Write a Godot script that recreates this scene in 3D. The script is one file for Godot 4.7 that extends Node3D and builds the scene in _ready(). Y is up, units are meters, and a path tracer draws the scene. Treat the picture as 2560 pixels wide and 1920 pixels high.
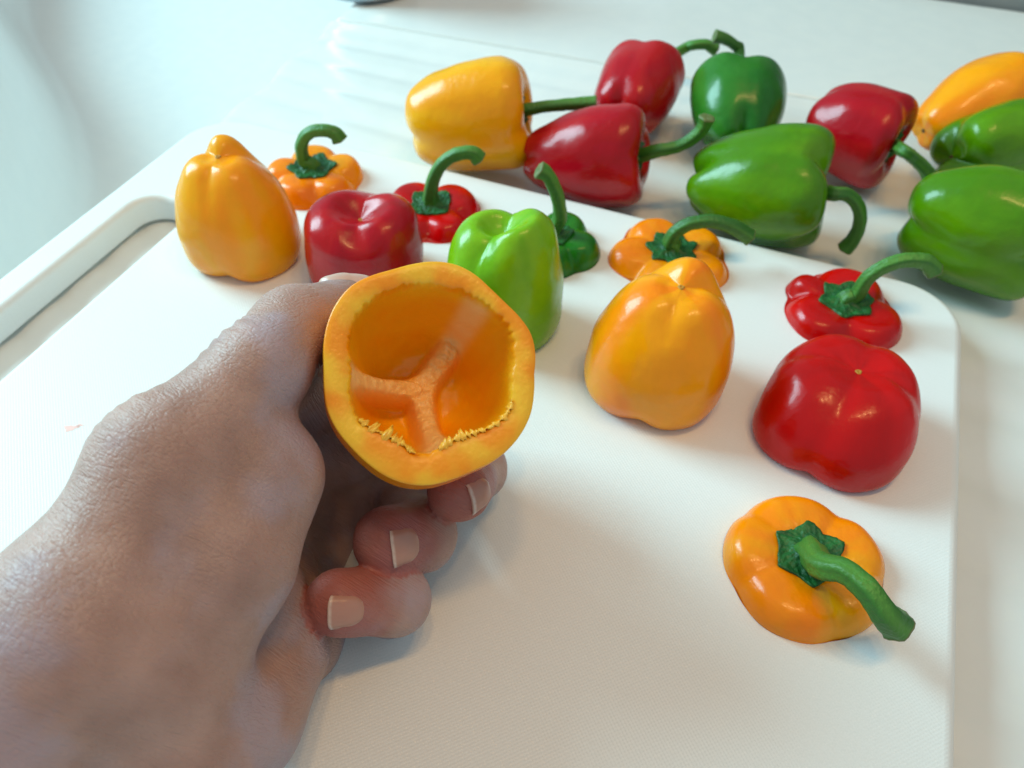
extends Node3D
# Sizes inside the builders are millimetres; meshes are committed in metres.
const MM := 0.001
var M := {}
var taken := {}


func _ready() -> void:
	# ---- camera, air, lamps, exposure
	var cam := Camera3D.new()
	cam.name = "camera"
	cam.position = Vector3(0, 0.218, 0)
	cam.rotation_degrees = Vector3(-47.442, 0, 1.688)
	cam.fov = 51.28
	cam.near = 0.02
	cam.far = 20.0
	var lens := CameraAttributesPhysical.new()
	lens.frustum_focal_length = 25.0
	lens.frustum_focus_distance = 0.215
	lens.frustum_near = 0.02
	lens.frustum_far = 20.0
	lens.exposure_aperture = 25.0 / 1.7
	cam.attributes = lens
	cam.keep_aspect = Camera3D.KEEP_HEIGHT
	add_child(cam)
	cam.fov = 51.28
	var env := Environment.new()
	env.background_mode = Environment.BG_COLOR
	env.background_color = Color(0.77, 0.85, 0.88)
	env.background_energy_multiplier = 0.36
	env.tonemap_mode = Environment.TONE_MAPPER_LINEAR
	env.tonemap_exposure = 1.7
	env.sdfgi_enabled = true
	env.ssao_enabled = true
	env.ssil_enabled = true
	var we := WorldEnvironment.new()
	we.name = "room_air"
	we.environment = env
	add_child(we)
	panel_lamp("ceiling_panel_lamp", Vector3(-1.32, 0.86, -0.86), Vector2(1.0, 0.7), Color(0.75, 0.95, 1.0), 2.3,
		"long cool white ceiling lamp above the far left end of the sink")
	for p in [[Vector3(0.02, 1.15, -0.04), "nearest"], [Vector3(0.20, 1.15, -0.10), "middle"], [Vector3(0.36, 1.15, -0.16), "farthest"]]:
		bulb_lamp("ceiling_bulb", p[0], Color(1.0, 0.78, 0.50), 0.075, "warm round ceiling bulb, %s of the row of three above the board" % p[1])
	make_materials()
	# ---- the setting, then the things
	sink()
	cutting_board()
	tin()
	peppers()
	held_pepper()
	hand()


# ------------------------------------------------------------------ names and meshes
func numbered(n: String) -> String:
	if not taken.has(n):
		taken[n] = 0
		return n
	taken[n] += 1
	return "%s_%03d" % [n, taken[n]]


func thing(called: String, label: String, category: String, group := "") -> Node3D:
	var o := Node3D.new()
	o.name = numbered(called)
	o.set_meta("label", label)
	o.set_meta("category", category)
	if group:
		o.set_meta("group", group)
	add_child(o, true)
	return o


func part(called: String, mesh: Mesh, mat: Material, parent: Node) -> MeshInstance3D:
	var o := MeshInstance3D.new()
	o.name = called
	o.mesh = mesh
	o.material_override = mat
	parent.add_child(o, true)
	return o


func setting(called: String, mesh: Mesh, mat: Material) -> MeshInstance3D:
	var o := part(numbered(called), mesh, mat, self)
	o.set_meta("kind", "structure")
	return o


func mesh_of(v: PackedVector3Array, idx: PackedInt32Array, col := PackedColorArray(), uv := PackedVector2Array()) -> ArrayMesh:
	var st := SurfaceTool.new()
	st.begin(Mesh.PRIMITIVE_TRIANGLES)
	for i in v.size():
		if col.size():
			st.set_color(col[i])
		if uv.size():
			st.set_uv(uv[i])
		st.add_vertex(v[i] * MM)
	for i in idx:
		st.add_index(i)
	st.generate_normals()
	return st.commit()


func grid(rows: int, cols: int, wrap: bool, flip := false, base := 0) -> PackedInt32Array:
	var out := PackedInt32Array()
	for i in rows - 1:
		for j in (cols if wrap else cols - 1):
			var a := base + i * cols + j
			var b := base + i * cols + (j + 1) % cols
			var c := a + cols
			var d := b + cols
			if flip:
				out.append_array(PackedInt32Array([a, b, c, b, d, c]))
			else:
				out.append_array(PackedInt32Array([a, c, b, b, c, d]))
	return out


func join(meshes: Array) -> ArrayMesh:
	var st := SurfaceTool.new()
	st.begin(Mesh.PRIMITIVE_TRIANGLES)
	for m in meshes:
		st.append_from(m, 0, Transform3D())
	return st.commit()


func noise_of(seed_: int, freq: float, octaves := 3) -> FastNoiseLite:
	var n := FastNoiseLite.new()
	n.seed = seed_
	n.noise_type = FastNoiseLite.TYPE_SIMPLEX_SMOOTH
	n.frequency = freq
	n.fractal_octaves = octaves
	return n


func catmull(p: Array, t: float):
	var n := p.size()
	var x := clampf(t, 0.0, 1.0) * (n - 1)
	var i := mini(int(x), n - 2)
	var f := x - i
	var a = p[maxi(i - 1, 0)]
	var b = p[i]
	var c = p[i + 1]
	var d = p[mini(i + 2, n - 1)]
	return 0.5 * ((2.0 * b) + (c - a) * f + (2.0 * a - 5.0 * b + 4.0 * c - d) * f * f + (3.0 * b - a - 3.0 * c + d) * f * f * f)


# ------------------------------------------------------------------ lamps
func glow(c: Color, energy: float) -> StandardMaterial3D:
	var m := StandardMaterial3D.new()
	m.albedo_color = Color(0.8, 0.8, 0.8)
	m.emission_enabled = true
	m.emission = c
	m.emission_energy_multiplier = energy
	return m


func panel_lamp(called: String, at: Vector3, size: Vector2, c: Color, energy: float, label: String) -> void:
	var o := thing(called, label, "lamp")
	o.position = at
	var face := BoxMesh.new()
	face.size = Vector3(size.x, 0.02, size.y)
	part("diffuser", face, glow(c, 1.0), o)
	var l := AreaLight3D.new()
	l.name = "light"
	l.area_size = size
	l.light_color = c
	l.light_energy = energy
	l.shadow_enabled = true
	l.position = Vector3(0, -0.014, 0)
	l.rotation_degrees = Vector3(-90, 0, 0)
	l.set("area_range", 8.0)
	o.add_child(l)
	o.look_at_from_position(at, Vector3(0.0, 0.0, -0.25), Vector3.FORWARD)
	o.rotate_object_local(Vector3.RIGHT, PI / 2.0)


func bulb_lamp(called: String, at: Vector3, c: Color, energy: float, label: String) -> void:
	var o := thing(called, label, "lamp", "row of warm ceiling bulbs")
	o.position = at
	var globe := SphereMesh.new()
	globe.radius = 0.048
	globe.height = 0.096
	part("globe", globe, glow(c, 1.0), o)
	var l := OmniLight3D.new()
	l.name = "light"
	l.light_color = c
	l.light_energy = energy
	l.light_size = 0.045
	l.omni_range = 8.0
	l.omni_attenuation = 2.0
	l.shadow_enabled = true
	o.add_child(l)


# ------------------------------------------------------------------ materials
func noise_tex(seed_: int, freq: float, octaves: int, lo: Color, hi: Color, size := 256) -> NoiseTexture2D:
	var t := NoiseTexture2D.new()
	t.width = size
	t.height = size
	t.seamless = true
	t.noise = noise_of(seed_, freq, octaves)
	var g := Gradient.new()
	g.set_color(0, lo)
	g.set_color(1, hi)
	t.color_ramp = g
	return t


func plain(rough: float, spec := 0.5) -> StandardMaterial3D:
	var m := StandardMaterial3D.new()
	m.vertex_color_use_as_albedo = true
	m.roughness = rough
	m.metallic_specular = spec
	return m


func triplanar(m: StandardMaterial3D, scale_: float) -> void:
	m.uv1_triplanar = true
	m.uv1_scale = Vector3.ONE * scale_


func make_materials() -> void:
	var skin_bumps := noise_tex(5, 0.03, 4, Color(0, 0, 0), Color(1, 1, 1))
	for k in ["pepper", "pepper_dark"]:
		var m := plain(0.27, 0.38)
		m.subsurf_scatter_enabled = true
		m.subsurf_scatter_strength = 0.08
		m.clearcoat_enabled = true
		m.clearcoat = 0.18
		m.clearcoat_roughness = 0.09
		m.heightmap_enabled = true
		m.heightmap_texture = skin_bumps
		m.heightmap_scale = 0.022
		triplanar(m, 22.0)
		M[k] = m
	M.pepper_dark.subsurf_scatter_strength = 0.06
	var f := plain(0.36)
	f.subsurf_scatter_enabled = true
	f.subsurf_scatter_strength = 0.06
	f.heightmap_enabled = true
	f.heightmap_texture = noise_tex(6, 0.09, 3, Color(0, 0, 0), Color(1, 1, 1))
	f.heightmap_scale = 0.007
	triplanar(f, 30.0)
	M.flesh = f
	var s := plain(0.5)
	s.heightmap_enabled = true
	s.heightmap_texture = noise_tex(7, 0.05, 3, Color(0, 0, 0), Color(1, 1, 1))
	s.heightmap_scale = 0.03
	triplanar(s, 40.0)
	M.stem = s
	# white polyethylene board: a fine grid of raised dots
	var im := Image.create(64, 64, false, Image.FORMAT_RGB8)
	for y in 64:
		for x in 64:
			var h := 0.5 + 0.25 * (cos(TAU * (x + y) / 16.0) + cos(TAU * (x - y) / 16.0))
			im.set_pixel(x, y, Color(h, h, h))
	var b := StandardMaterial3D.new()
	b.albedo_texture = noise_tex(11, 0.012, 4, Color(0.895, 0.91, 0.905), Color(0.925, 0.935, 0.93), 512)
	b.roughness = 0.42
	b.metallic_specular = 0.42
	b.heightmap_enabled = true
	b.heightmap_texture = ImageTexture.create_from_image(im)
	b.heightmap_scale = 0.006
	triplanar(b, 1.0 / 0.0052)
	M.board = b
	var d := StandardMaterial3D.new()
	d.albedo_texture = noise_tex(12, 0.02, 4, Color(0.885, 0.90, 0.89), Color(0.905, 0.915, 0.90), 512)
	d.roughness = 0.22
	d.heightmap_enabled = true
	d.heightmap_texture = noise_tex(13, 0.01, 3, Color(0, 0, 0), Color(1, 1, 1), 512)
	d.heightmap_scale = 0.012
	triplanar(d, 5.0)
	M.enamel = d
	var chrome := StandardMaterial3D.new()
	chrome.albedo_color = Color(0.62, 0.68, 0.72)
	chrome.metallic = 1.0
	chrome.roughness = 0.25
	M.steel = chrome
	var wall := StandardMaterial3D.new()
	wall.albedo_texture = noise_tex(15, 0.03, 4, Color(0.50, 0.53, 0.53), Color(0.56, 0.58, 0.575))
	wall.roughness = 0.7
	triplanar(wall, 6.0)
	M.wall = wall


# ------------------------------------------------------------------ sink with its drainboard
func ridge(n: float, a: float) -> float:
	if n < -480.0:
		return 2.6
	if n < -476.0:
		return 2.6 - 5.0 * pow(sin(PI * (n + 480.0) / 4.0), 0.6)
	var p := 31.0 + 0.03 * (a + 100.0)
	var w := absf(cos(PI * (n + 477.0) / p))
	var h := 1.2 * (1.0 - pow(w, 5.0)) - 1.0
	return lerpf(2.6, h, smoothstep(-476.0, -466.0, n))


func sink() -> void:
	var turn := Basis(Vector3.UP, deg_to_rad(-17.0))
	var ns := PackedFloat32Array()
	var n := -657.0
	while n < 170.0:
		ns.append(n)
		n += 0.5 if n > -482.0 and n < -474.0 else 2.2
	var v := PackedVector3Array()
	var cols := 0
	for k in ns:
		var lobe := -pow(absf(sin(PI * (k + 450.0) / 62.0)), 1.5) * 4.5 if k > -478.0 else -2.0
		var edge := -271.5 + lobe
		var row := PackedVector3Array()
		row.append(Vector3(edge - 9.0, -168.0, k))
		row.append(Vector3(edge - 9.0, -40.0, k))
		for i in 7:
			var t := PI / 2.0 * i / 6.0
			var r := 9.0
			row.append(Vector3(edge - r * cos(t), -12.0 - r + r * sin(t) + (ridge(k, edge) + 1.0) * 0.6 * t / 1.57, k))
		for i in 46:
			var a := edge + 4.0 + 690.0 * pow((i + 1) / 46.0, 1.35)
			row.append(Vector3(a, -11.9 + ridge(k, a) * lerpf(0.6, 1.0, smoothstep(edge, edge + 25.0, a)), k))
		cols = row.size()
		v.append_array(row)
	var o := setting("drainboard", mesh_of(v, grid(ns.size(), cols, false, false)), M.enamel)
	o.basis = turn
	o.position.y = -0.003
	# basin: its floor meets the far left wall in a cove, and the wall turns over into the sink's flat rim
	v = PackedVector3Array()
	var foot := [Vector2(-900, -1700), Vector2(-680, -1280), Vector2(-524, -933), Vector2(-469, -811), Vector2(-403, -710), Vector2(-354, -634), Vector2(-312, -550), Vector2(-282, -450), Vector2(-264, -320), Vector2(-256, -150), Vector2(-256, 200)]
	var section := [Vector2(-800, -171.5), Vector2(-120, -171), Vector2(-30, -170.5), Vector2(0, -169.5), Vector2(12, -167), Vector2(23, -161), Vector2(31, -152), Vector2(37, -140), Vector2(46, -100), Vector2(56, -50), Vector2(62, -28), Vector2(68, -19.5), Vector2(77, -15), Vector2(89, -13), Vector2(140, -12.5), Vector2(900, -12.5)]
	for i in 41:
		var c: Vector2 = catmull(foot, i / 40.0)
		for q in section:
			v.append(Vector3(c.x - 0.92 * q.x, q.y, c.y + 0.38 * q.x))
	setting("sink_basin", mesh_of(v, grid(41, section.size(), false, true)), M.enamel)
	var w := BoxMesh.new()
	w.size = Vector3(1.4, 0.5, 0.04)
	o = setting("back_wall", w, M.wall)
	o.basis = turn
	o.position = turn * Vector3(0.62, 0.16, -0.680)


func tin() -> void:
	var o := thing("steel_cup", "shiny steel cup cut off by the top edge of the photo", "cup")
	o.position = Vector3(-0.1115, -0.0115, -0.594)
	var prof := [Vector2(0, 0.3), Vector2(31, 0.2), Vector2(34.5, 0.8), Vector2(36, 2.5), Vector2(36, 6), Vector2(34.8, 7.5), Vector2(34.6, 40), Vector2(35, 92), Vector2(36, 93.5), Vector2(35.2, 94.5), Vector2(33.6, 93), Vector2(33.4, 10), Vector2(0, 9)]
	var v := PackedVector3Array()
	for q in prof:
		for j in 64:
			var t := TAU * j / 64.0
			v.append(Vector3(q.x * cos(t), q.y, q.x * sin(t)))
	part("cup_wall", mesh_of(v, grid(prof.size(), 64, true, true)), M.steel, o)


# ------------------------------------------------------------------ cutting board
func rounded_rect(hx: float, hz: float, r: float) -> PackedVector2Array:
	var out := PackedVector2Array()
	for k in 4:
		var c := Vector2((hx - r) * (1 if k in [0, 3] else -1), (hz - r) * (1 if k in [0, 1] else -1))
		for i in 13:
			var t := PI / 2.0 * (k + i / 12.0)
			out.append(c + Vector2(cos(t), sin(t)) * r)
	return out


func rim_band(loops: Array, flip: bool) -> ArrayMesh:
	var v := PackedVector3Array()
	for l in loops:
		for q in l[0]:
			v.append(Vector3(q.x, l[1], q.y))
	return mesh_of(v, grid(loops.size(), loops[0][0].size(), true, flip))


func flat(poly: PackedVector2Array, y: float, up: bool) -> ArrayMesh:
	var v := PackedVector3Array()
	for q in poly:
		v.append(Vector3(q.x, y, q.y))
	var tri := Geometry2D.triangulate_polygon(poly)
	var idx := PackedInt32Array()
	for i in range(0, tri.size(), 3):
		var a := poly[tri[i]]
		var b := poly[tri[i + 1]]
		var c := poly[tri[i + 2]]
		var cw := (b - a).cross(c - a) > 0.0
		idx.append_array(PackedInt32Array([tri[i], tri[i + 1], tri[i + 2]] if cw == up else [tri[i], tri[i + 2], tri[i + 1]]))
	return mesh_of(v, idx)


func cutting_board() -> void:
	var o := thing("cutting_board", "white plastic cutting board with a handle slot, under the cut peppers", "cutting board")
	var hx := 187.5
	var hz := 134.5
	var at := Vector2(-100.5, -174.5)
	o.rotation_degrees.y = -20.33
	o.position = o.basis * Vector3(at.x, 0, at.y) * MM
	var slot_c := Vector2(-258.0, -165.0) - at
	var outline := func(d: float) -> PackedVector2Array: return rounded_rect(hx - d, hz - d, 26.0 - d)
	var slot := func(d: float) -> PackedVector2Array:
		var s := rounded_rect(14.0 + d, 70.0 + d, 12.0 + d)
		for i in s.size():
			s[i] += slot_c
		return s
	var faces := []
	var big := PackedVector2Array([Vector2(-400, slot_c.y), Vector2(400, slot_c.y), Vector2(400, 400), Vector2(-400, 400)])
	var low := PackedVector2Array([Vector2(-400, -400), Vector2(400, -400), Vector2(400, slot_c.y), Vector2(-400, slot_c.y)])
	for y in [[0.0, 3.4, 2.8], [-13.0, 1.2, 1.0]]:
		for half in [big, low]:
			for piece in Geometry2D.intersect_polygons(outline.call(y[1]), half):
				for q in Geometry2D.clip_polygons(piece, slot.call(y[2])):
					faces.append(flat(q, y[0], y[0] == 0.0))
	var outer := []
	var inner := []
	for i in 7:
		var t := PI / 2.0 * i / 6.0
		outer.append([outline.call(3.4 - 3.4 * sin(t)), -3.4 + 3.4 * cos(t)])
		inner.append([slot.call(2.8 - 2.8 * sin(t)), -2.8 + 2.8 * cos(t)])
	for i in 4:
		var t := PI / 2.0 * i / 3.0
		outer.append([outline.call(1.2 - 1.2 * cos(t)), -11.8 - 1.2 * sin(t)])
		inner.append([slot.call(1.0 - 1.0 * cos(t)), -12.0 - 1.0 * sin(t)])
	faces.append(rim_band(outer, true))
	faces.append(rim_band(inner, false))
	part("board", join(faces), M.board, o)
	# a smear of red pepper juice left on the board
	var m := StandardMaterial3D.new()
	m.albedo_color = Color(0.92, 0.70, 0.65)
	m.roughness = 0.35
	for st in [[Vector2(-203.3, -109.5), 2.4, 1.3, 0.9], [Vector2(-201.3, -111.6), 1.1, 0.6, 0.4]]:
		var poly := PackedVector2Array()
		for j in 26:
			var t := TAU * j / 26.0
			var r := 1.0 + 0.28 * sin(3 * t + st[1]) + 0.15 * sin(7 * t)
			poly.append((st[0] - at) + Vector2(cos(t) * st[1] * r, sin(t) * st[2] * r).rotated(-0.55))
		part("juice_stain", flat(poly, 0.05, true), m, o)


# ------------------------------------------------------------------ peppers
# A pepper hangs from its stem along -Y: s runs from the stem pit (0) over the shoulder to the blossom end (1).
func variety(R: float, L: float, taper: float, lobes: Array, groove := 1.0, more := {}) -> Dictionary:
	var sp := {"R": R, "L": L, "lobes": lobes, "groove": groove, "pit": 0.13, "bpit": 0.06, "bend": Vector2.ZERO, "amp": [0, 0, 0, 0, 0], "ext": [0, 0, 0, 0, 0], "seed": 1, "flat": 1.0, "mid": 1.0, "belly": 0.27}
	sp.merge(more, true)
	var q := 1.0 - taper
	var pr := [0.0, 0.24, 0.55, 0.84, 0.985, 1.0, 1.0 - 0.10 * q, 1.0 - 0.36 * q, 1.0 - 0.76 * q, taper * 0.88, taper * 0.58, taper * 0.24, 0.0]
	var py := [sp.pit, sp.pit * 0.75, 0.015, 0.025, 0.45 * sp.belly, sp.belly, lerpf(sp.belly, 0.81, 0.36), lerpf(sp.belly, 0.81, 0.69), 0.81, 0.94, 1.0, 1.0 - sp.bpit * 0.6, 1.0 - sp.bpit]
	var g1 := [0.35, 0.4, 0.40, 0.28, 0.17, 0.11, 0.075, 0.07, 0.10, 0.22, 0.34, 0.36, 0.36]
	var g2 := [0.0, 0.0, 0.045, 0.07, 0.05, 0.0, 0.0, 0.0, -0.02, -0.07, -0.07, -0.02, 0.0]
	for i in range(3, 9):
		g1[i] *= sp.mid
	for pair in [["r", pr], ["y", py], ["g", g1], ["e", g2]]:
		var lut := PackedFloat32Array()
		for i in 129:
			lut.append(catmull(pair[1], i / 128.0))
		sp[pair[0]] = lut
	sp.noise = noise_of(sp.seed, 0.03, 2)
	return sp


func lut(a: PackedFloat32Array, s: float) -> float:
	var x := clampf(s, 0.0, 1.0) * 128.0
	var i := mini(int(x), 127)
	return lerpf(a[i], a[i + 1], x - i)


func pep(sp: Dictionary, th: float, s: float) -> Vector3:
	var ls: Array = sp.lobes
	var n := ls.size()
	th = fposmod(th, TAU)
	var k := n - 1
	for i in n:
		if th >= deg_to_rad(ls[i]) and (i == n - 1 or th < deg_to_rad(ls[i + 1])):
			k = i
	var lo := deg_to_rad(ls[k])
	var hi := deg_to_rad(ls[(k + 1) % n]) + (TAU if k == n - 1 else 0.0)
	var t := th if th >= lo else th + TAU
	var x := absf((t - lo) / (hi - lo) * 2.0 - 1.0)
	x = 1.0 - (sqrt((1.0 - x) * (1.0 - x) + 0.012) - 0.035)
	var g := pow(clampf(x, 0.0, 1.0), 2.6)
	var r: float = lut(sp.r, s) * sp.R
	var d: float = lut(sp.y, s) * sp.L
	r *= 1.0 - sp.groove * lut(sp.g, s) * g + sp.amp[k] * (1.0 - g)
	d += lut(sp.e, s) * sp.L * g * sp.groove + sp.ext[k] * sp.L * (1.0 - g) * smoothstep(0.55, 0.86, s) * smoothstep(0.0, 0.12, 1.0 - s)
	var p := Vector3(r * cos(th), -d, r * sin(th) * sp.flat)
	var b: float = d / sp.L
	p += Vector3(sp.bend.x, 0, sp.bend.y) * b * b
	var w: float = sp.noise.get_noise_3dv(p) * 1.1 * smoothstep(0.0, 0.2, s) * smoothstep(0.0, 0.1, 1.0 - s)
	return p + Vector3(cos(th), 0, sin(th)) * w


func lin(c: Color) -> Color:
	return c.srgb_to_linear()


func pigment(tones: Array, nz: FastNoiseLite, p: Vector3, th: float) -> Color:
	# streaks that run along the fruit, plus a fine mottle
	var u := nz.get_noise_3d(cos(th) * 17.0, p.y * 0.22, sin(th) * 17.0)
	var f := nz.get_noise_3d(p.x * 5.0 + 300.0, p.y * 3.0, p.z * 5.0)
	var c: Color = lin(tones[0]).lerp(lin(tones[1]), smoothstep(-0.28, 0.38, u + 0.12 * f))
	var v := 1.0 + 0.05 * f
	return Color(c.r * v, c.g * v, c.b * v)


func pepper_skin(sp: Dictionary, tones: Array, s0: float, s1: float, cut: float, keep_above: bool, rows := 64) -> ArrayMesh:
	var cols := 112
	var v := PackedVector3Array()
	var col := PackedColorArray()
	var nz := noise_of(sp.seed + 40, 0.045, 3)
	for i in rows:
		var s := lerpf(s0, s1, float(i) / (rows - 1))
		for j in cols:
			var th := TAU * j / cols
			var p := pep(sp, th, s)
			if cut > 0.0:
				p.y = maxf(p.y, -cut) if keep_above else minf(p.y, -cut)
				p.y += cut
			v.append(p)
			col.append(pigment(tones, nz, p, th))
	var idx := grid(rows, cols, true)
	if cut > 0.0:
		# the cut edge, closed by flesh: a ring inwards and a hollow above it
		var last := 0 if not keep_above else (rows - 1) * cols
		var base := v.size()
		for ring in [[0.86, 0.0], [0.80, 0.25], [0.4, 0.35]]:
			for j in cols:
				var e := v[last + j]
				v.append(Vector3(e.x * ring[0], (1.0 if keep_above else -1.0) * ring[1] * minf(cut, sp.L - cut), e.z * ring[0]))
				col.append(lin(tones[0]).lerp(Color(0.9, 0.8, 0.5), 0.25))
		var order := PackedInt32Array()
		for j in cols:
			order.append(last + j)
		for j in cols:
			var a := last + j
			var b := last + (j + 1) % cols
			var c := base + j
			var d := base + (j + 1) % cols
			idx.append_array(PackedInt32Array([a, c, b, b, c, d] if keep_above else [a, b, c, b, d, c]))
		idx.append_array(grid(3, cols, true, not keep_above, base))
	return mesh_of(v, idx, col)


func tube(points: Array, radii: Array, tones: Array, seed_: int, ribs := 0.14) -> Array:
	var rows := 40
	var cols := 20
	var v := PackedVector3Array()
	var col := PackedColorArray()
	var nz := noise_of(seed_, 0.12, 3)
	var side := Vector3.ZERO
	var end := []
	for i in rows:
		var t := float(i) / (rows - 1)
		var c: Vector3 = catmull(points, t)
		var dir: Vector3 = (catmull(points, minf(t + 0.02, 1.0)) - catmull(points, maxf(t - 0.02, 0.0))).normalized()
		if side == Vector3.ZERO:
			side = dir.cross(Vector3(0.3, 0.1, 1.0)).normalized()
		side = (side - dir * side.dot(dir)).normalized()
		var up := dir.cross(side)
		var r: float = catmull(radii, t)
		for j in cols:
			var a := TAU * j / cols
			var rr := r * (1.0 + ribs * cos(5.0 * a) * (1.0 - 0.5 * t) + 0.1 * nz.get_noise_3dv(c * 2.0 + Vector3(cos(a), sin(a), 0) * 3.0))
			var p := c + (side * cos(a) + up * sin(a)) * rr
			v.append(p)
			var m := smoothstep(-0.4, 0.4, nz.get_noise_3d(cos(a) * 6.0, t * 4.0, sin(a) * 6.0))
			col.append(lin(tones[0]).lerp(lin(tones[1]), m))
		end = [c, dir, r]
	var mesh := mesh_of(v, grid(rows, cols, true, true), col)
	# the dry cut end
	var ev := PackedVector3Array()
	var ec := PackedColorArray()
	for ring in [[1.0, -0.2], [1.04, 0.25], [0.8, 0.7], [0.45, 0.35], [0.0, 0.5]]:
		for j in cols:
			var e: Vector3 = v[(rows - 1) * cols + j] - end[0]
			ev.append(end[0] + e * ring[0] + end[1] * ring[1] * (1.0 + 0.5 * nz.get_noise_2d(j * 5.0, ring[0] * 30.0)))
			ec.append(lin(tones[2]).lerp(lin(tones[0]), 0.5 + 0.5 * nz.get_noise_2d(j * 9.0, ring[0] * 50.0)))
	return [mesh, mesh_of(ev, grid(5, cols, true, true), ec)]


func calyx_mesh(sp: Dictionary, lift: float, r_in: float, r_out: float, points: int, tones: Array, spin: float) -> ArrayMesh:
	var cols := 90
	var rows := 12
	var v := PackedVector3Array()
	var col := PackedColorArray()
	var nz := noise_of(sp.seed + 9, 0.16, 3)
	for i in rows:
		var f := float(i) / (rows - 2)
		for j in cols:
			var th := TAU * j / cols
			var saw := absf(fposmod(th * points / TAU + spin, 1.0) - 0.5) * 2.0
			var rc := r_out * (0.80 + 0.24 * pow(saw, 1.3) + 0.07 * nz.get_noise_2d(cos(th) * 9.0, sin(th) * 9.0))
			var rho := lerpf(r_in, rc, minf(f, 1.0))
			var s := 0.0
			var q := pep(sp, th, 0.0)
			while s < 0.4:
				q = pep(sp, th, s)
				if Vector2(q.x, q.z).length() >= rho:
					break
				s += 0.008
			var y := q.y + 0.9 + 3.2 * pow(maxf(1.0 - f, 0.0), 2.2) + 0.7 * nz.get_noise_2d(cos(th) * rho * 3.0, sin(th) * rho * 3.0)
			if i == rows - 1:
				y -= 1.4
				rho *= 0.97
			v.append(Vector3(cos(th) * rho, y + lift, sin(th) * rho))
			var m := 0.5 + 0.9 * nz.get_noise_3d(cos(th) * rho, 40.0, sin(th) * rho)
			col.append(lin(tones[0]).lerp(lin(tones[1]), clampf(m, 0.0, 1.0)))
	return mesh_of(v, grid(rows, cols, true), col)


func add_stem(o: Node3D, sp: Dictionary, lift: float, way: Array, radii: Array, calyx: Array, tones: Array) -> void:
	# way: points of the stem's middle line in world millimetres, from just above the calyx to its tip
	var pit := Vector3(0, pep(sp, 0.0, 0.0).y + lift, 0)
	var pts := [pit + Vector3(0, -0.5, 0), pit + Vector3(0, 3.5, 0)]
	var back := o.transform.affine_inverse()
	for w in way:
		pts.append(back * (w * MM) / MM)
	part("calyx", calyx_mesh(sp, lift, radii[0] * 0.45, calyx[0], calyx[1], [tones[3], tones[4]], calyx[2]), M.stem, o)
	var made := tube(pts, radii, tones, sp.seed + 70)
	var st := part("stem", made[0], M.stem, o)
	part("cut_end", made[1], M.stem, st)


func frame_of(stem: Vector3, spin: float) -> Basis:
	var y := stem.normalized()
	var x := Vector3.UP.cross(y).normalized() if absf(y.y) < 0.7 else y.cross(Vector3.RIGHT.cross(y)).normalized()
	var z := x.cross(y).normalized()
	return Basis(x, y, z) * Basis(Vector3.UP, deg_to_rad(spin))


func blossom_scar(sp: Dictionary, lift: float, tone: Color, o: Node) -> void:
	var p := pep(sp, 0.0, 1.0)
	var v := PackedVector3Array()
	for ring in [[1.3, 0.25], [1.0, -0.35], [0.55, -0.45], [0.3, -0.1], [0.0, 0.1]]:
		for j in 14:
			var t := TAU * j / 14.0
			v.append(Vector3(p.x + cos(t) * ring[0] * (1.0 + 0.2 * sin(3.0 * t)), p.y + lift + ring[1], p.z + sin(t) * ring[0]))
	var m := plain(0.7)
	m.vertex_color_use_as_albedo = false
	m.albedo_color = tone
	part("blossom_scar", mesh_of(v, grid(5, 14, true, true)), m, o)


func rest(o: Node3D, m: Mesh, floor_y: float) -> void:
	var low := 1e9
	for q in m.surface_get_arrays(0)[Mesh.ARRAY_VERTEX]:
		low = minf(low, (o.basis * q).y)
	o.position.y = floor_y * MM - low


func whole(sp: Dictionary, at: Vector2, stem: Vector3, spin: float, floor_y: float, tones: Array, label: String, way: Array, radii: Array, calyx: Array, greens: Array, mat := "pepper") -> void:
	var o := thing("whole_pepper", label, "pepper", "whole peppers lying on the drainboard")
	o.basis = frame_of(stem, spin)
	o.position = Vector3(at.x, 0, at.y) * MM
	var m := pepper_skin(sp, tones, 0.0, 1.0, 0.0, true, 84)
	# the node stands at the middle of the fruit on the surface
	rest(o, m, floor_y)
	part("body", m, M[mat], o)
	blossom_scar(sp, 0.0, Color(0.35, 0.25, 0.1), o)
	if way:
		add_stem(o, sp, 0.0, way, radii, calyx, greens)


func cup(sp: Dictionary, cut: float, s0: float, at: Vector2, lean: Vector3, spin: float, tones: Array, label: String, scar: Color, mat := "pepper") -> void:
	var o := thing("cut_pepper", label, "pepper", "topped peppers standing upside down on the board")
	o.basis = frame_of(Vector3(lean.x, -1.0, lean.z), spin)
	o.position = Vector3(at.x, 0.2, at.y) * MM
	var m := pepper_skin(sp, tones, s0, 1.0, cut, false, 72)
	rest(o, m, 0.1)
	part("body", m, M[mat], o)
	blossom_scar(sp, cut, scar, o)


func cap(sp: Dictionary, cut: float, s1: float, at: Vector2, lean: Vector3, spin: float, tones: Array, label: String, way: Array, radii: Array, calyx: Array, greens: Array, mat := "pepper") -> void:
	var o := thing("pepper_top", label, "pepper top", "cut off pepper tops with stems on the board")
	o.basis = frame_of(Vector3(lean.x, 1.0, lean.z), spin)
	o.position = Vector3(at.x, 0.2, at.y) * MM
	var m := pepper_skin(sp, tones, 0.0, s1, cut, true, 48)
	rest(o, m, 0.1)
	part("top_flesh", m, M[mat], o)
	add_stem(o, sp, cut, way, radii, calyx, greens)


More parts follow.
